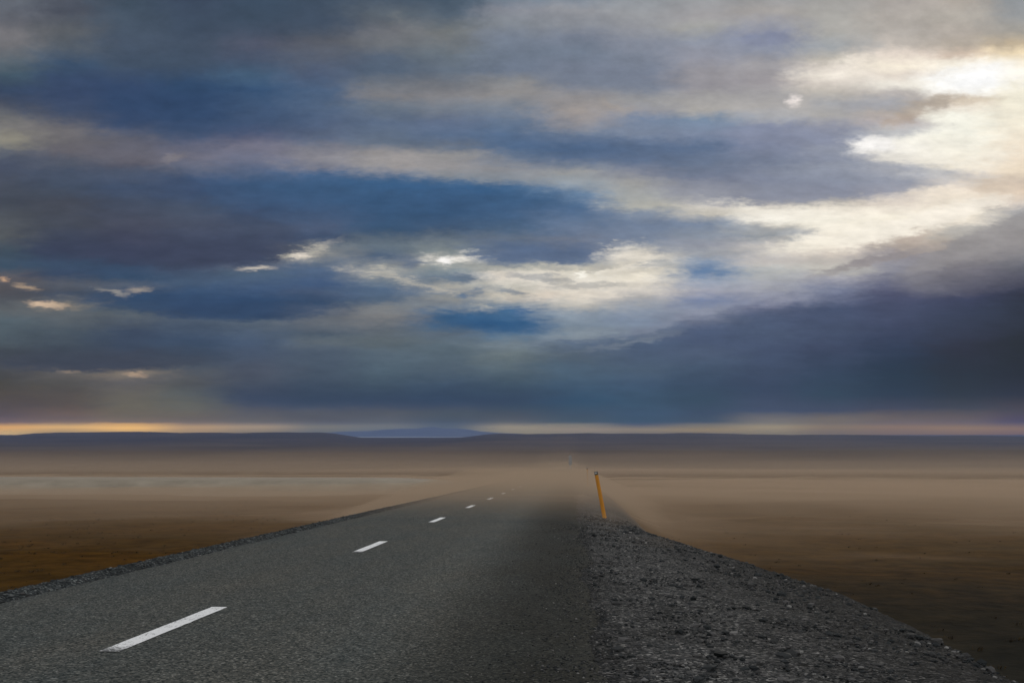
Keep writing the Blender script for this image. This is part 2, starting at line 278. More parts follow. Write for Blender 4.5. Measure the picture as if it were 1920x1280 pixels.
    wf = T.rng(dF, 0.5, 0.25, kind='SMOOTHSTEP')
    wt = T.math('MAXIMUM', T.math('MAXIMUM', wx, wy), wf)
    col = T.mix(wt, col, rest)
    col = T.vmath('SCALE', col, scale=10.0)
    fin = T.mix(0.997, sky.outputs[0], col)
    T._in(bg.inputs['Color'], fin)
build_world()

# ------------------------------------------------------------------ materials
def mat(name):
    m = bpy.data.materials.new(name); m.use_nodes = True
    T = NT(m.node_tree)
    b = m.node_tree.nodes['Principled BSDF']
    return m, T, b
def bump(T, b, h, strength, dist):
    n = T.new('ShaderNodeBump'); n.inputs['Strength'].default_value = strength; n.inputs['Distance'].default_value = dist
    T._in(n.inputs['Height'], h); T.l.new(n.outputs[0], b.inputs['Normal'])
def objpos(T):
    return T.new('ShaderNodeTexCoord').outputs['Object']

def mat_asphalt():
    m, T, b = mat("asphalt")
    p = objpos(T)
    x, y, z = T.sep(p)
    vor = T.new('ShaderNodeTexVoronoi'); vor.inputs['Scale'].default_value = 62
    T._in(vor.inputs['Vector'], p)
    vr = T.sep(vor.outputs['Color'])[0]
    agg = T.ramp(vr, [(0.0, (0.010, 0.012, 0.012)), (0.3, (0.034, 0.037, 0.036)), (0.75, (0.066, 0.065, 0.060)), (0.92, (0.098, 0.094, 0.086)), (1.0, (0.165, 0.16, 0.15))])
    big = T.noise(T.comb(T.math('MULTIPLY', x, 1.0), T.math('MULTIPLY', y, 0.25)), 1.1, 5, 0.6)
    c = T.mix(T.rng(big, 0.3, 0.7), T.mix(1.0, agg, (0.86, 0.93, 0.95), 'MULTIPLY'), T.mix(1.0, agg, (1.12, 1.07, 1.0), 'MULTIPLY'))
    c = T.mix(1.0, c, (1.38, 1.41, 1.38), 'MULTIPLY')
    mid = T.noise(p, 9, 4, 0.65)
    g = T.rng(mid, 0.25, 0.75, 0.78, 1.2)
    c = T.mix(1.0, c, T.comb(g, g, g), 'MULTIPLY')
    # worn dark binder strip along the right edge, wheel tracks paler
    wob = T.math('MULTIPLY_ADD', T.noise(T.comb(0, y), 0.35, 3, 0.5), 0.5, -0.25)
    xe = T.math('ADD', x, wob)
    strip = T.math('MULTIPLY', T.rng(xe, -1.9, -0.2, kind='SMOOTHSTEP'), T.rng(big, 0.25, 0.6, 0.8, 1.0))
    c = T.mix(strip, c, T.mix(1.0, c, (0.27, 0.27, 0.25), 'MULTIPLY'))
    wt = T.rng(T.math('ABSOLUTE', T.math('ADD', x, 1.5)), 0.0, 0.8, 0.35, 0.0, 'SMOOTHSTEP')
    c = T.mix(wt, c, T.mix(1.0, c, (1.3, 1.3, 1.3), 'MULTIPLY'))
    T._in(b.inputs['Base Color'], c)
    b.inputs['Roughness'].default_value = 0.85
    b.inputs['Specular IOR Level'].default_value = 0.05
    h = T.math('ADD', T.math('MULTIPLY', vor.outputs['Distance'], -1.0), T.math('MULTIPLY', mid, 0.8))
    bump(T, b, h, 0.6, 0.006)
    return m
def mat_gravel(name, tint):
    m, T, b = mat(name)
    p = objpos(T)
    vor = T.new('ShaderNodeTexVoronoi'); vor.inputs['Scale'].default_value = 42
    T._in(vor.inputs['Vector'], p)
    vr = T.sep(vor.outputs['Color'])[0]
    c = T.ramp(vr, [(0.0, (0.012, 0.014, 0.014)), (0.35, (0.030, 0.032, 0.033)), (0.72, (0.074, 0.073, 0.070)), (0.9, (0.13, 0.125, 0.118)), (1.0, (0.28, 0.27, 0.25))])
    big = T.noise(p, 1.4, 5, 0.65)
    g = T.rng(big, 0.3, 0.7, 0.6, 1.25)
    c = T.mix(1.0, c, T.comb(g, g, g), 'MULTIPLY')
    hole = T.noise(T.comb(T.math('MULTIPLY', T.sep(p)[0], 1.0), T.math('MULTIPLY', T.sep(p)[1], 0.8)), 5.5, 3, 0.55)
    c = T.mix(T.rng(hole, 0.33, 0.40, 0.92, 0.0), c, (0.008, 0.009, 0.009))  # shadows between lumps painted near-black into the gravel colour
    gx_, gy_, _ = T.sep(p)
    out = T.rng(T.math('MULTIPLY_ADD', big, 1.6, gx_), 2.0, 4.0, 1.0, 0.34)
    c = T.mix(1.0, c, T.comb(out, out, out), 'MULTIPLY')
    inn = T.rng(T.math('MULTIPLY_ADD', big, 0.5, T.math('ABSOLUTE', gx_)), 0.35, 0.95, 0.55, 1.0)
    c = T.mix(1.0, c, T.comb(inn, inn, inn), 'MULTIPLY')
    c = T.mix(1.0, c, tuple(1.05 * t for t in tint), 'MULTIPLY')
    T._in(b.inputs['Base Color'], c)
    b.inputs['Roughness'].default_value = 0.9
    b.inputs['Specular IOR Level'].default_value = 0.05
    h = T.math('ADD', T.math('MULTIPLY', vor.outputs['Distance'], -1.0), T.math('MULTIPLY', hole, 1.5))
    bump(T, b, h, 0.9, 0.02)
    return m
def mat_stone():
    m, T, b = mat("basalt_stones")
    geo = T.new('ShaderNodeNewGeometry')
    c = T.ramp(geo.outputs['Random Per Island'], [(0, (0.014, 0.016, 0.016)), (0.4, (0.035, 0.038, 0.038)), (0.8, (0.055, 0.053, 0.050)), (0.95, (0.11, 0.105, 0.10)), (1, (0.26, 0.25, 0.23))])
    T._in(b.inputs['Base Color'], c); b.inputs['Roughness'].default_value = 0.85
    b.inputs['Specular IOR Level'].default_value = 0.1
    return m
def mat_ground():
    m, T, b = mat("moss_heath")
    p = objpos(T)
    x, y, z = T.sep(p)
    n = T.noise(p, 0.09, 6, 0.6)
    nf = T.noise(p, 1.3, 7, 0.66)
    streak = T.noise(T.comb(T.math('MULTIPLY', x, 0.10), T.math('MULTIPLY', y, 0.20)), 1.0, 6, 0.6)
    rust = T.mix(T.rng(nf, 0.3, 0.7), (0.036, 0.016, 0.0016), (0.094, 0.043, 0.005))
    olive = T.mix(T.rng(nf, 0.3, 0.7), (0.024, 0.013, 0.002), (0.066, 0.036, 0.006))
    c = T.mix(T.rng(streak, 0.28, 0.62), olive, rust)
    # vignette darkening painted into the soil colour, near ground right of the road
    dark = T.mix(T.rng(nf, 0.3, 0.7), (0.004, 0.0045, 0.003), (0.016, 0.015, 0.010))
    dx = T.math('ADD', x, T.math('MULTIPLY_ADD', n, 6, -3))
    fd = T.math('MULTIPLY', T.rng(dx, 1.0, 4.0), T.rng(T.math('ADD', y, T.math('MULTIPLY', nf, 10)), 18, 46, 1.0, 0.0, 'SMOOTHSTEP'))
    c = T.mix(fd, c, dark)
    nl = T.noise(T.vmath('MULTIPLY', p, (0.0016, 0.003, 0.01)), 1.0, 6, 0.65)
    far = T.mix(T.rng(nl, 0.35, 0.65), (0.035, 0.028, 0.020), (0.075, 0.058, 0.040))
    c = T.mix(T.rng(y, 150, 600), c, far)
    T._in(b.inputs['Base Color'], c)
    b.inputs['Roughness'].default_value = 0.95
    b.inputs['Specular IOR Level'].default_value = 0.02
    bump(T, b, nf, 0.8, 0.12)
    return m
def mat_paint():
    m, T, b = mat("road_paint")
    p = objpos(T)
    wear = T.noise(p, 45, 5, 0.7)
    wear2 = T.noise(p, 7, 4, 0.6)
    end = T.rng(T.sep(p)[1], 0.05, 0.32, -0.22, 0.0)
    c = T.mix(T.rng(T.math('ADD', T.math('MULTIPLY_ADD', wear2, 0.5, wear), end), 0.56, 0.70), (0.10, 0.10, 0.095), (0.82, 0.82, 0.80))
    T._in(b.inputs['Base Color'], c); b.inputs['Roughness'].default_value = 0.7
    bump(T, b, wear, 0.3, 0.003)
    return m
def mat_plain(name, c1, c2, scale=8, rough=0.6, stretch=(1, 1, 1)):
    m, T, b = mat(name)
    p = T.vmath('MULTIPLY', objpos(T), stretch)
    n = T.noise(p, scale, 5, 0.6)
    T._in(b.inputs['Base Color'], T.mix(T.rng(n, 0.35, 0.65), c1, c2)); b.inputs['Roughness'].default_value = rough
    bump(T, b, n, 0.2, 0.004)
    return m
def mat_volume(name, col, dens, aniso, absorb=(0, 0, 0)):
    m = bpy.data.materials.new(name); m.use_nodes = True
    T = NT(m.node_tree); T.n.clear()
    o = T.new('ShaderNodeOutputMaterial'); v = T.new('ShaderNodeVolumePrincipled')
    v.inputs['Color'].default_value = (*col, 1); v.inputs['Density'].default_value = dens
    v.inputs['Anisotropy'].default_value = aniso
    v.inputs['Density Attribute'].default_value = ""; v.inputs['Temperature Attribute'].default_value = ""
    v.inputs['Absorption Color'].default_value = (*absorb, 1)
    T.l.new(v.outputs[0], o.inputs['Volume'])
    return m

# ------------------------------------------------------------------ terrain shape
SLOPE = 60 / FOC                        # the road runs gently downhill into the plain
def smoothstep(a, b, v):
    t = np.clip((v - a) / (b - a), 0, 1); return t * t * (3 - 2 * t)
def road_z(y):
    a = SLOPE * y; k = 9.0
    h = np.clip(0.5 + 0.5 * (30 - a) / k, 0, 1)
    return -(30 * (1 - h) + a * h - k * h * (1 - h))
def edge_right(y):                       # outer edge of the gravel shoulder
    return np.interp(y, [0, 6.5, 10, 14, 18, 22, 28, 34, 60, 4000], [2.5, 2.75, 2.95, 3.0, 2.55, 2.0, 1.25, 1.15, 1.5, 1.5])
EDGE_L, ASPH_L, ASPH_R = -6.4, -5.85, 0.24
def fnoise(x, y, s, seed=0.0, octv=4):
    out = np.empty(x.shape)
    xf, yf, of = x.ravel(), y.ravel(), out.ravel()
    for i in range(xf.size):
        of[i] = mnoise.fractal((xf[i] * s + seed, yf[i] * s - seed, seed), 1.0, 2.0, octv)
    return of.reshape(x.shape)
def land_z(x, y):
    z = road_z(y)
    er = edge_right(y)
    dl = np.maximum(EDGE_L - x, 0); dr = np.maximum(x - er, 0)
    near = 1 - smoothstep(400, 900, y)
    z = z - near * (1.05 * smoothstep(-0.3, 3.2, dl) + np.where(dr > 0, 0.24, 0) + 1.15 * smoothstep(-0.3, 3.4, dr))
    inside = (x > EDGE_L) & (x < er)
    z = np.where(inside, z - 0.35, z)
    # low ridge and the plateau beyond
    az = (x / np.maximum(y, 1.0))                 # bearing, 0 along the road
    u = az * FOC + 1067
    ridge = 6.6 + 4.5 * smoothstep(1300, 1800, u) + 1.2 * np.sin(u * 0.006) - 1.0 * smoothstep(900, 0, u)
    z = z + np.where(y > 700, ridge * np.exp(-((y - 1450) / 260.0) ** 2), 0)
    notch = smoothstep(600, 690, u) * (1 - smoothstep(830, 950, u))
    top = np.interp(u, [-400, 0, 200, 300, 420, 620, 900, 1280, 1500, 1920, 2400],
                    [812, 815.5, 809.5, 809.0, 811.0, 811.0, 812.2, 812.2, 815.0, 818.0, 819])
    far = 11.5 * smoothstep(3300, 5600, y)
    crest = 1.4 + (814 - top) / FOC * 4200
    crest = crest * (1 - notch) - 16.6 * notch
    pl = np.exp(-((y - 4200) / 850.0) ** 2)
    base = z + far
    z = np.where(y > 2000, base + (crest - base) * pl, z)
    return z

def ground_z(x, y):
    lump = fnoise(x, y, 0.35, 3.1, 4) * 0.07 + fnoise(x, y, 0.05, 9.7, 3) * 0.30
    off = np.maximum(EDGE_L - x, x - edge_right(y))
    far = smoothstep(900, 1500, y) * (2.6 + 5.0 * smoothstep(2500, 4000, y) * (1 - smoothstep(4600, 5600, y)))
    z = land_z(x, y) + lump * smoothstep(0.2, 4.0, off) * (1 - smoothstep(300, 700, y))
    return z + np.where(far > 0, far * fnoise(x, y, 0.0022, 5.0, 6), 0)

def link(o, parent=None):
    scene.collection.objects.link(o)
    if parent: o.parent = parent
    return o
def mesh_obj(name, verts, faces, m, parent=None, smooth=False):
    me = bpy.data.meshes.new(name); me.from_pydata([tuple(map(float, v)) for v in verts], [], faces)
    me.materials.append(m)
    if smooth:
        me.polygons.foreach_set('use_smooth', [True] * len(me.polygons))
    me.update()
    return link(bpy.data.objects.new(name, me), parent)
def grid_faces(ny, nx):
    return [(j * nx + i, j * nx + i + 1, (j + 1) * nx + i + 1, (j + 1) * nx + i) for j in range(ny - 1) for i in range(nx - 1)]
def tag(o, label=None, cat=None, group=None, kind=None):
    for k, v in (('label', label), ('category', cat), ('group', group), ('kind', kind)):
        if v: o[k] = v
    return o

# ground: one sheet to the horizon, fine near, coarse far
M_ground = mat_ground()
ys = np.concatenate([np.linspace(-60, 2, 12), np.arange(3, 60, 0.5), np.geomspace(60, 700, 70), np.geomspace(715, 40000, 130)])
side = np.concatenate([np.arange(0, 14, 0.4), np.geomspace(14, 90, 26)])
xs0 = np.unique(np.concatenate([-side[::-1] , side]))
rows_v = []
NXG = 150
tt = np.linspace(-1, 1, NXG)
for y in ys:
    halfw = 60 + max(y, 0) * 1.25
    # denser near the road
    xr = np.sign(tt) * (np.abs(tt) ** 2.2) * halfw - 1.5
    rows_v.append(np.stack([xr, np.full_like(xr, y)], 1))
gv = np.array(rows_v)
gx, gy = gv[..., 0], gv[..., 1]
gz = ground_z(gx, gy)
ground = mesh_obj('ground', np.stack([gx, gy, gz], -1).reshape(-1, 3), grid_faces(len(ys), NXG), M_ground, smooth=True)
tag(ground, kind='structure')

# road: asphalt slab with a slightly ragged edge
ry = np.concatenate([np.linspace(-12, 4, 9), np.arange(4.2, 45, 0.2), np.geomspace(45.5, 900, 90)])
cross = np.array([0, 0.004, 0.05, 0.15, 0.3, 0.45, 0.5, 0.6, 0.75, 0.9, 0.97, 0.996, 1.0])
V = []
for y in ry:
    jl = 0.05 * mnoise.noise((0.3, y * 1.7, 0)) + 0.03 * mnoise.noise((0.3, y * 6, 4))
    jr = 0.22 * mnoise.noise((7.3, y * 0.55, 0)) + 0.09 * mnoise.noise((7.3, y * 2.6, 4)) + 0.05 * mnoise.noise((2.3, y * 9, 4))
    xl, xr = ASPH_L + jl, ASPH_R + jr
    for c in cross:
        x = xl + (xr - xl) * c
        z = float(road_z(np.array(y))) + 0.012 * (1 - ((x + 3.0) / 3.0) ** 2) - (0.04 if c in (0, 1.0) else 0)
        V.append((x, y, z))
road = mesh_obj('road', V, grid_faces(len(ry), len(cross)), mat_asphalt(), smooth=True)
tag(road, kind='structure')

# gravel shoulders
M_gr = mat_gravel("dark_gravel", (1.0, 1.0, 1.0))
M_gl = mat_gravel("verge_gravel", (0.72, 0.80, 0.82))
def shoulder_right_z(x, y):
    er = edge_right(y)
    t = np.clip((x - 0.1) / (er - 0.1), -0.3, 1.3)
    dr = np.maximum(x - er, 0)
    return road_z(y) - 0.018 - 0.12 * np.clip(t, 0, 1) ** 1.5 - 1.15 * (smoothstep(-0.3, 3.4, dr) - smoothstep(-0.3, 3.4, 0.0)) - 0.3 * smoothstep(0.6, 2.2, dr)
def shoulder_left_z(x, y):
    t = (ASPH_L + 0.05 - x) / 0.6
    return road_z(y) - 0.03 + 0.07 * np.exp(-((t - 0.55) / 0.3) ** 2) - 0.25 * np.maximum(t - 1.0, 0)
sy = np.concatenate([np.linspace(-8, 4.5, 8), np.arange(4.6, 16, 0.06), np.arange(16, 40, 0.2), np.geomspace(40.5, 500, 50)])
NS = 110
sx = np.array([[0.0 + (edge_right(y) + 2.2) * t for t in np.linspace(0, 1, NS)] for y in sy])
syy = np.repeat(sy[:, None], NS, 1)
sz = shoulder_right_z(sx, syy)
rough = fnoise(sx, syy, 3.2, 1.3, 4) * 0.020 + fnoise(sx, syy, 0.9, 2.3, 2) * 0.02
sz = sz + rough * smoothstep(0.15, 0.7, sx) * (1 - smoothstep(35, 50, syy))
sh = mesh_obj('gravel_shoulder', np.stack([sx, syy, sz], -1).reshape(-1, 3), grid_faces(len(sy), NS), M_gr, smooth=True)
tag(sh, kind='structure')
NL = 16
lx = np.array([[ASPH_L + 0.08 - 0.85 * t for t in np.linspace(0, 1, NL)] for y in sy])
lyy = np.repeat(sy[:, None], NL, 1)
lz = shoulder_left_z(lx, lyy) + fnoise(lx, lyy, 4.0, 6.3, 3) * 0.015 * smoothstep(ASPH_L + 0.05, ASPH_L - 0.2, lx)
vg = mesh_obj('gravel_verge', np.stack([lx, lyy, lz], -1).reshape(-1, 3), [tuple(reversed(f)) for f in grid_faces(len(sy), NL)], M_gl, smooth=True)
tag(vg, kind='structure')

# loose stones on the shoulders: nobody could count them
def stones():
    bm = bmesh.new(); bmesh.ops.create_icosphere(bm, subdivisions=1, radius=1.0)
    base = np.array([v.co[:] for v in bm.verts]); fc = np.array([[v.index for v in f.verts] for f in bm.faces]); bm.free()
    Vs, Fs, k = [], [], 0
    def put(x, y, z, s):
        nonlocal k
        v = base * (1 + rng.uniform(-0.28, 0.28, (len(base), 1)))
        a = rng.uniform(0, 6.283); ca, sa = math.cos(a), math.sin(a)
        v = v * np.array([s * rng.uniform(0.8, 1.5), s, s * rng.uniform(0.45, 0.8)])
        v = np.stack([v[:, 0] * ca - v[:, 1] * sa, v[:, 0] * sa + v[:, 1] * ca, v[:, 2]], 1) + (x, y, z)
        Vs.append(v); Fs.append(fc + k); k += len(base)
    n = 0
    while n < 17000:
        y = 5.0 + 27 * rng.random() ** 1.7
        e = float(edge_right(np.array(y)))
        x = rng.uniform(0.12, e + 1.3)
        if x > e and rng.random() < (x - e) / 1.4: continue
        if x < 0.5 and rng.random() > (x - 0.05) / 0.5: continue
        if mnoise.noise((x * 1.6, y * 0.8, 3.0)) < rng.uniform(-0.7, 0.25): continue
        s = min(0.004 + rng.exponential(0.0055), 0.034)
        if rng.random() < 0.012: s = rng.uniform(0.03, 0.055)
        z = float(shoulder_right_z(np.array(x), np.array(y))) + 0.2 * s
        put(x, y, z, s); n += 1
    for _ in range(2500):
        y = 9 + 26 * rng.random() ** 1.3
        x = rng.uniform(EDGE_L - 0.05, ASPH_L + 0.08)
        s = min(0.005 + rng.exponential(0.006), 0.03)
        put(x, y, float(shoulder_left_z(np.array(x), np.array(y))) + 0.2 * s, s)
    for _ in range(7000):          # strays thrown onto the asphalt edge
        y = 5.5 + 20 * rng.random() ** 1.5
        x = ASPH_R + 0.1 - abs(rng.normal(0, 0.42))
        if mnoise.noise((x * 1.3, y * 0.7, 9.0)) < rng.uniform(-0.5, 0.35): continue
        s = rng.uniform(0.003, 0.011)
        put(x, y, float(road_z(np.array(y))) + 0.012 * (1 - ((x + 3.0) / 3.0) ** 2) + 0.3 * s, s)
    Vs = np.concatenate(Vs); Fs = np.concatenate(Fs)
    me = bpy.data.meshes.new('gravel_stones')
    me.from_pydata(Vs.tolist(), [], Fs.tolist()); me.materials.append(mat_stone()); me.update()
    return link(bpy.data.objects.new('gravel_stones', me))
tag(stones(), 'loose dark grey stones scattered over the gravel shoulders of the road', 'gravel', kind='stuff')

# low dry grass and heath tufts on the plains beside the road
def tufts():
    Vs, Fs, k = [], [], 0
    n = 0
    while n < 1300:
        y = 7 + 60 * rng.random() ** 1.2
        right = rng.random() < 0.2
        d = 1.3 + (0.3 * y + 6) * rng.random() ** 1.3
        x = float(edge_right(np.array(y))) + d if right else EDGE_L - d
        if mnoise.fractal((x * 0.35, y * 0.35, 2.0), 1, 2, 3) < rng.uniform(-0.5, 0.45): continue
        z = float(land_z(np.array(x), np.array(y)))
        z += (mnoise.fractal((x * 0.35 + 3.1, y * 0.35 - 3.1, 3.1), 1, 2, 4) * 0.07 + mnoise.fractal((x * 0.05 + 9.7, y * 0.05 - 9.7, 9.7), 1, 2, 3) * 0.30) * float(smoothstep(0.2, 4.0, d))
        hh = rng.uniform(0.015, 0.055)
        for _ in range(11):
            a = rng.uniform(0, 6.283); r0 = rng.uniform(0, 0.07); bx, by = x + r0 * math.cos(a), y + r0 * math.sin(a)
            wd = rng.uniform(0.004, 0.010); lean = rng.uniform(0.2, 1.1) * hh
            ca, sa = math.cos(a), math.sin(a)
            h = hh * rng.uniform(0.6, 1.2)
            Vs += [(bx - sa * wd, by + ca * wd, z - 0.03), (bx + sa * wd, by - ca * wd, z - 0.03),
                   (bx + ca * lean * 0.4 + 0.1 * h, by + sa * lean * 0.4, z + h * 0.65), (bx + ca * lean + 0.3 * h, by + sa * lean, z + h)]
            Fs += [(k, k + 1, k + 2), (k, k + 2, k + 3)]; k += 4
        n += 1
    m, T, b = mat("dry_grass")
    ri = T.new('ShaderNodeNewGeometry').outputs['Random Per Island']
    T._in(b.inputs['Base Color'], T.ramp(ri, [(0, (0.020, 0.012, 0.004)), (0.5, (0.040, 0.024, 0.007)), (0.85, (0.07, 0.042, 0.012)), (1, (0.10, 0.065, 0.022))]))
    b.inputs['Roughness'].default_value = 0.9
    o = mesh_obj('grass', Vs, Fs, m)
    return tag(o, 'low dry grass tufts dotted over the brown plain on both sides', 'grass', kind='stuff')
tufts()

# painted centre line dashes
M_paint = mat_paint()
def marking(y0, length=2.45, w=0.157, x=-3.47):
    vs, n = [], 24
    z0 = float(road_z(np.array(y0)))
    for i in range(n + 1):
        y = y0 + length * i / n
        for s in (-1, 1):
            xx = x + s * w / 2 + 0.008 * mnoise.noise((s * 3, y * 9, 1)) + 0.004 * mnoise.noise((s * 3, y * 31, 1))
            vs.append((xx - x, y - y0, float(road_z(np.array(y))) + 0.012 * (1 - ((xx + 3.0) / 3.0) ** 2) + 0.005 - z0))
    o = mesh_obj('road_marking', vs, grid_faces(n + 1, 2), M_paint)
    o.location = (x, y0, z0)
    tag(o, kind='structure', group='white centre line dashes')
for k in range(14):
    marking(7.62 + 8.95 * k)

# pale side road on a low bank, left of the main road
sv = []
sidex = np.concatenate([np.linspace(-420, -40, 30), np.linspace(-36, -9, 16)])
for x in sidex:
    yc = 106 + 0.02 * (x + 60) + 3 * math.sin(x * 0.012)
    for dy, dz in ((-19, -1.5), (-14, 0.0), (0, 0.08), (14, 0.0), (19, -1.5)):
        y = yc + dy
        sv.append((x, y, float(road_z(np.array(y))) + 0.10 + dz - 0.5 * smoothstep(-22, -8, x)))
sr = mesh_obj('side_road', sv, grid_faces(len(sidex), 5), mat_plain("pale_gravel", (0.22, 0.18, 0.125), (0.30, 0.25, 0.18), 0.4, 0.9), smooth=True)
tag(sr, kind='structure')

# distant lake and mountain
lv = []
for i in range(64):
    a = 2 * math.pi * i / 64
    lv.append((-1090 + 480 * math.cos(a) * (1 + 0.15 * math.sin(3 * a)), 6850 + 900 * math.sin(a), -16.9))
m, T, b = mat("lake_water")
b.inputs['Base Color'].default_value = (0.34, 0.38, 0.42, 1); b.inputs['Roughness'].default_value = 0.5
bump(T, b, T.noise(objpos(T), 0.05, 4, 0.6), 0.15, 1.0)
lake = mesh_obj('lake', lv, [tuple(range(64))], m)
tag(lake, kind='structure')

mx = np.linspace(-2800, 400, 140); my = np.linspace(8100, 9900, 24)
mv = []
for y in my:
    for x in mx:
        u = x / 9000 * FOC + 1067
        t = np.interp(u, [500, 600, 650, 690, 725, 750, 775, 795, 812, 832, 858, 880, 905, 930, 1000], [0, 3.5, 6.5, 7, 11.5, 12.5, 12, 15, 17.2, 13.5, 13, 10.5, 6, 4, 0])
        prof = math.exp(-((y - 9000) / 420) ** 2)
        mv.append((x, y, -22 + (0.86 * t / FOC * 9000 + 23.4 * min(1, t)) * prof * (1 + 0.06 * mnoise.fractal((x * 0.004, y * 0.004, 0), 1, 2, 4))))
mt = mesh_obj('mountain', mv, grid_faces(len(my), len(mx)), mat_plain("haze_blue_rock", (0.06, 0.085, 0.12), (0.09, 0.12, 0.16), 0.002, 0.95), smooth=True)  # blue of the distance haze mixed into the rock colour
tag(mt, kind='structure')

# ------------------------------------------------------------------ roadside things
M_orange = mat_plain("orange_plastic", (0.58, 0.22, 0.006), (0.68, 0.28, 0.010), 14, 0.55, (1, 1, 0.2))
M_cap = mat_plain("dark_cap", (0.045, 0.05, 0.042), (0.07, 0.075, 0.065), 20, 0.6)
M_refl = mat_plain("reflector_white", (0.45, 0.46, 0.44), (0.55, 0.56, 0.54), 40, 0.3)
M_foot = mat_plain("post_base", (0.04, 0.04, 0.038), (0.06, 0.058, 0.055), 20, 0.9)
def prism(name, sect0, z0, sect1, z1, m, parent, bev=0.006):
    bm = bmesh.new()
    a = [bm.verts.new((x, y, z0)) for x, y in sect0]; c = [bm.verts.new((x, y, z1)) for x, y in sect1]
    n = len(a)
    bm.faces.new(list(reversed(a))); bm.faces.new(c)
    for i in range(n): bm.faces.new((a[i], a[(i + 1) % n], c[(i + 1) % n], c[i]))
    bmesh.ops.recalc_face_normals(bm, faces=bm.faces)
    bmesh.ops.bevel(bm, geom=list(bm.edges), offset=bev, segments=2, affect='EDGES')
    me = bpy.data.meshes.new(name); bm.to_mesh(me); bm.free(); me.materials.append(m)
    return link(bpy.data.objects.new(name, me), parent)
def sect(w, d):           # a delineator post is a shallow curved blade, open towards the rear
    return [(-w / 2, d * 0.1), (-w / 4, -d * 0.4), (w / 4, -d * 0.4), (w / 2, d * 0.1), (w * 0.28, d * 0.5), (-w * 0.28, d * 0.5)]
def marker_post(loc, lean, label, h=1.22):
    e = link(bpy.data.objects.new('marker_post', None)); e.location = loc; e.empty_display_size = 0.3
    e.rotation_euler = lean
    tag(e, label, 'marker post', 'orange marker posts along the road edge')
    prism('shaft', sect(0.13, 0.09), -0.25, sect(0.115, 0.08), h - 0.10, M_orange, e)
    prism('cap', sect(0.119, 0.084), h - 0.097, sect(0.113, 0.078), h, M_cap, e)
    prism('reflector', [(-0.032, -0.052), (0.032, -0.052), (0.032, -0.036), (-0.032, -0.036)], h - 0.065, [(-0.032, -0.052), (0.032, -0.052), (0.032, -0.036), (-0.032, -0.036)], h - 0.02, M_refl, e, 0.003)
    return e
def gz_at(x, y): return float(shoulder_right_z(np.array(x), np.array(y)))
marker_post((1.03, 30.6, gz_at(1.03, 30.6) + 0.03), (R(-2), R(-11), R(-12)), 'leaning orange marker post with dark cap at the end of the gravel shoulder', 1.36)
marker_post((1.44, 80.6, gz_at(1.44, 80.6)), (R(1), R(-2), R(5)), 'small faint upright orange marker post half lost in the dust behind the leaning post', 1.45)

M_sign = mat_plain("sign_grey", (0.34, 0.32, 0.29), (0.40, 0.37, 0.34), 5, 0.5)
M_pole = mat_plain("galvanised", (0.40, 0.40, 0.40), (0.5, 0.5, 0.49), 9, 0.45)
es = link(bpy.data.objects.new('road_sign', None)); es.location = (0.15, 150, float(road_z(np.array(150.0))) - 0.05); es.rotation_euler = (0, R(-1), R(12))
tag(es, 'faint pale sign on a pole far down the road in the blowing dust', 'road sign')
prism('pole', [(0.04 * math.cos(a), 0.04 * math.sin(a)) for a in np.linspace(0, 2 * math.pi, 12, endpoint=False)], -0.2,
      [(0.04 * math.cos(a), 0.04 * math.sin(a)) for a in np.linspace(0, 2 * math.pi, 12, endpoint=False)], 3.15, M_pole, es, 0.002)
prism('panel', [(-0.24, -0.075), (0.24, -0.075), (0.24, -0.045), (-0.24, -0.045)], 1.75, [(-0.24, -0.075), (0.24, -0.075), (0.24, -0.045), (-0.24, -0.045)], 3.1, M_sign, es, 0.008)

# ------------------------------------------------------------------ blowing dust: low wind-driven layers over the plain
def dust_layer(name, label, y_list, top, m, halfw=1.0):
    nx = 90; nyy = len(y_list)
    tx = np.linspace(-1, 1, nx)
    X = np.array([(np.sign(tx) * np.abs(tx) ** 1.5) * (70 + y * halfw) - 2 for y in y_list]); Yv = np.repeat(np.array(y_list)[:, None], nx, 1)
    base = ground_z(X, Yv); base = np.maximum(base, np.where((X > EDGE_L) & (X < edge_right(Yv)), road_z(Yv), -1e9))
    t = top(X, Yv)
    e = np.ones_like(t); e[:, 0] = e[:, -1] = 0; e[0, :] = e[-1, :] = 0
    Zt = base - 0.5 + e * (t + 0.45)
    Zb = base - 0.9
    vt = np.stack([X, Yv, Zt], -1).reshape(-1, 3); vb = np.stack([X, Yv, Zb], -1).reshape(-1, 3)
    n = len(vt); f = grid_faces(nyy, nx); fs = f + [tuple(n + i for i in reversed(q)) for q in f]
    idx = lambda j, i: j * nx + i
    ring = [idx(0, i) for i in range(nx)] + [idx(j, nx - 1) for j in range(1, nyy)] + [idx(nyy - 1, i) for i in range(nx - 2, -1, -1)] + [idx(j, 0) for j in range(nyy - 2, 0, -1)]
    for a, b_ in zip(ring, ring[1:] + ring[:1]): fs.append((b_, a, n + a, n + b_))
    o = mesh_obj(name, np.concatenate([vt, vb]), fs, m, smooth=True)
    return tag(o, label, 'dust', kind='stuff')
DUST = (0.60, 0.46, 0.33)
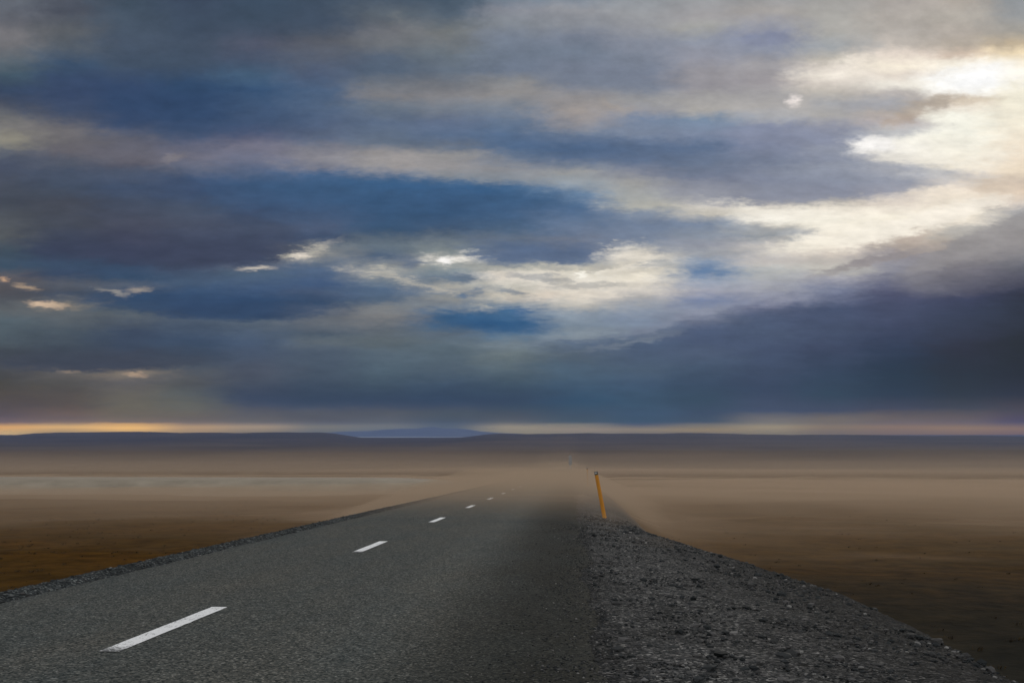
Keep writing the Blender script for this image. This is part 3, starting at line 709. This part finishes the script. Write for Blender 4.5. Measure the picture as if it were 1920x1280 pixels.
def top_low(x, y):
    n = fnoise(x, y * 0.6, 0.035, 4.4, 3); n2 = fnoise(x, y * 0.45, 0.07, 8.4, 4)
    yy = y + 4 * n
    over_road = np.interp(yy, [20, 26, 32, 40, 52, 70, 110, 150, 200, 260, 330, 400], [0, 0.03, 0.18, 0.62, 1.08, 1.08, 0.9, 0.6, 0.34, 0.15, 0.05, 0])
    plain = np.interp(yy, [24, 30, 36, 46, 56, 70, 100, 150, 200, 260, 330, 400], [0, 0.05, 0.20, 0.48, 0.72, 0.88, 0.97, 0.75, 0.42, 0.18, 0.06, 0])
    m = smoothstep(3.5, 11, np.abs(x + 2.5))
    return (over_road * (1 - m) + plain * m * (1 + 0.15 * smoothstep(0, 20, x))) * np.maximum(1 + 0.4 * n2, 0.3)
def top_wisp(x, y):
    n = fnoise(x * 0.6, y * 0.6, 0.14, 61.3, 4)
    return 0.8 * np.clip(n + 0.05, 0, 1) ** 1.7 * smoothstep(31, 42, y) * (1 - smoothstep(54, 66, y)) * (0.3 + 0.7 * smoothstep(3.5, 8, np.abs(x + 2.5)))
def top_high(h, y0, y1, y2, seed):
    def f(x, y):
        n = fnoise(x * 0.45, y, 0.011, seed, 4)
        return h * smoothstep(y0, y1, y) * (1 - smoothstep(y1, y2, y)) * np.maximum(1 + 1.1 * n, 0.12)
    return f
dust_layer('dust', 'thin sheet of brown dust blowing low across the road and plain', list(np.concatenate([np.arange(18, 60, 1.2), np.geomspace(61, 420, 50)])), top_low, mat_volume("low_dust", DUST, 0.06, 0.25))
dust_layer('dust_wisp', 'torn wisps of pale dust trailing low over the road and gravel edge', list(np.arange(29, 68, 0.9)), top_wisp, mat_volume("wisp_dust", DUST, 0.07, 0.25))
def top_far(x, y):
    n = fnoise(x * 0.5, y, 0.012, 77.7, 4)
    return np.interp(y, [100, 150, 200, 300, 400, 600, 800, 950], [0, 1.1, 2.1, 2.6, 1.9, 1.0, 0.4, 0]) * np.maximum(1 + 0.7 * n, 0.3) * (0.4 + 0.6 * smoothstep(-0.35, 0.0, x / y))
dust_layer('dust_cloud', 'dense brown dust lying over the far plain', list(np.geomspace(100, 950, 80)), top_far, mat_volume("far_dust", DUST, 0.0030, 0.25))
M_dc = mat_volume("high_dust", DUST, 0.0006, 0.25)
for h, a, b_, c, sd, lab in ((2.6, 60, 170, 700, 14.4, 'lowest pale dust cloud hugging the plain beyond the road'),
                             (4.6, 80, 260, 800, 21.7, 'pale brown dust cloud drifting over the low plain'),
                             (7.0, 110, 360, 900, 33.1, 'taller thin veil of dust in front of the low ridge'),
                             (9.5, 140, 460, 1000, 47.9, 'high faint dust veil fading against the dark plateau'),
                             (14.0, 180, 560, 1150, 58.3, 'topmost thin dust veil reaching up to the horizon')):
    dust_layer('dust_cloud', lab, list(np.geomspace(a, c, 70)), top_high(h, a, b_, c, sd), M_dc)

# ------------------------------------------------------------------ haze: the air itself
def haze():
    x0, x1, y0, y1, z0, z1 = -13000, 13000, -300, HAZE_END, -60, HAZE_TOP
    vs = [(x, y, z) for z in (z0, z1) for x, y in ((x0, y0), (x1, y0), (x1, y1), (x0, y1))]
    fs = [(3, 2, 1, 0), (4, 5, 6, 7), (0, 1, 5, 4), (1, 2, 6, 5), (2, 3, 7, 6), (3, 0, 4, 7)]
    o = mesh_obj('haze', vs, fs, mat_volume("air", (0.235, 0.34, 0.64), HAZE_D, 0.0))
    tag(o, kind='stuff')
haze()
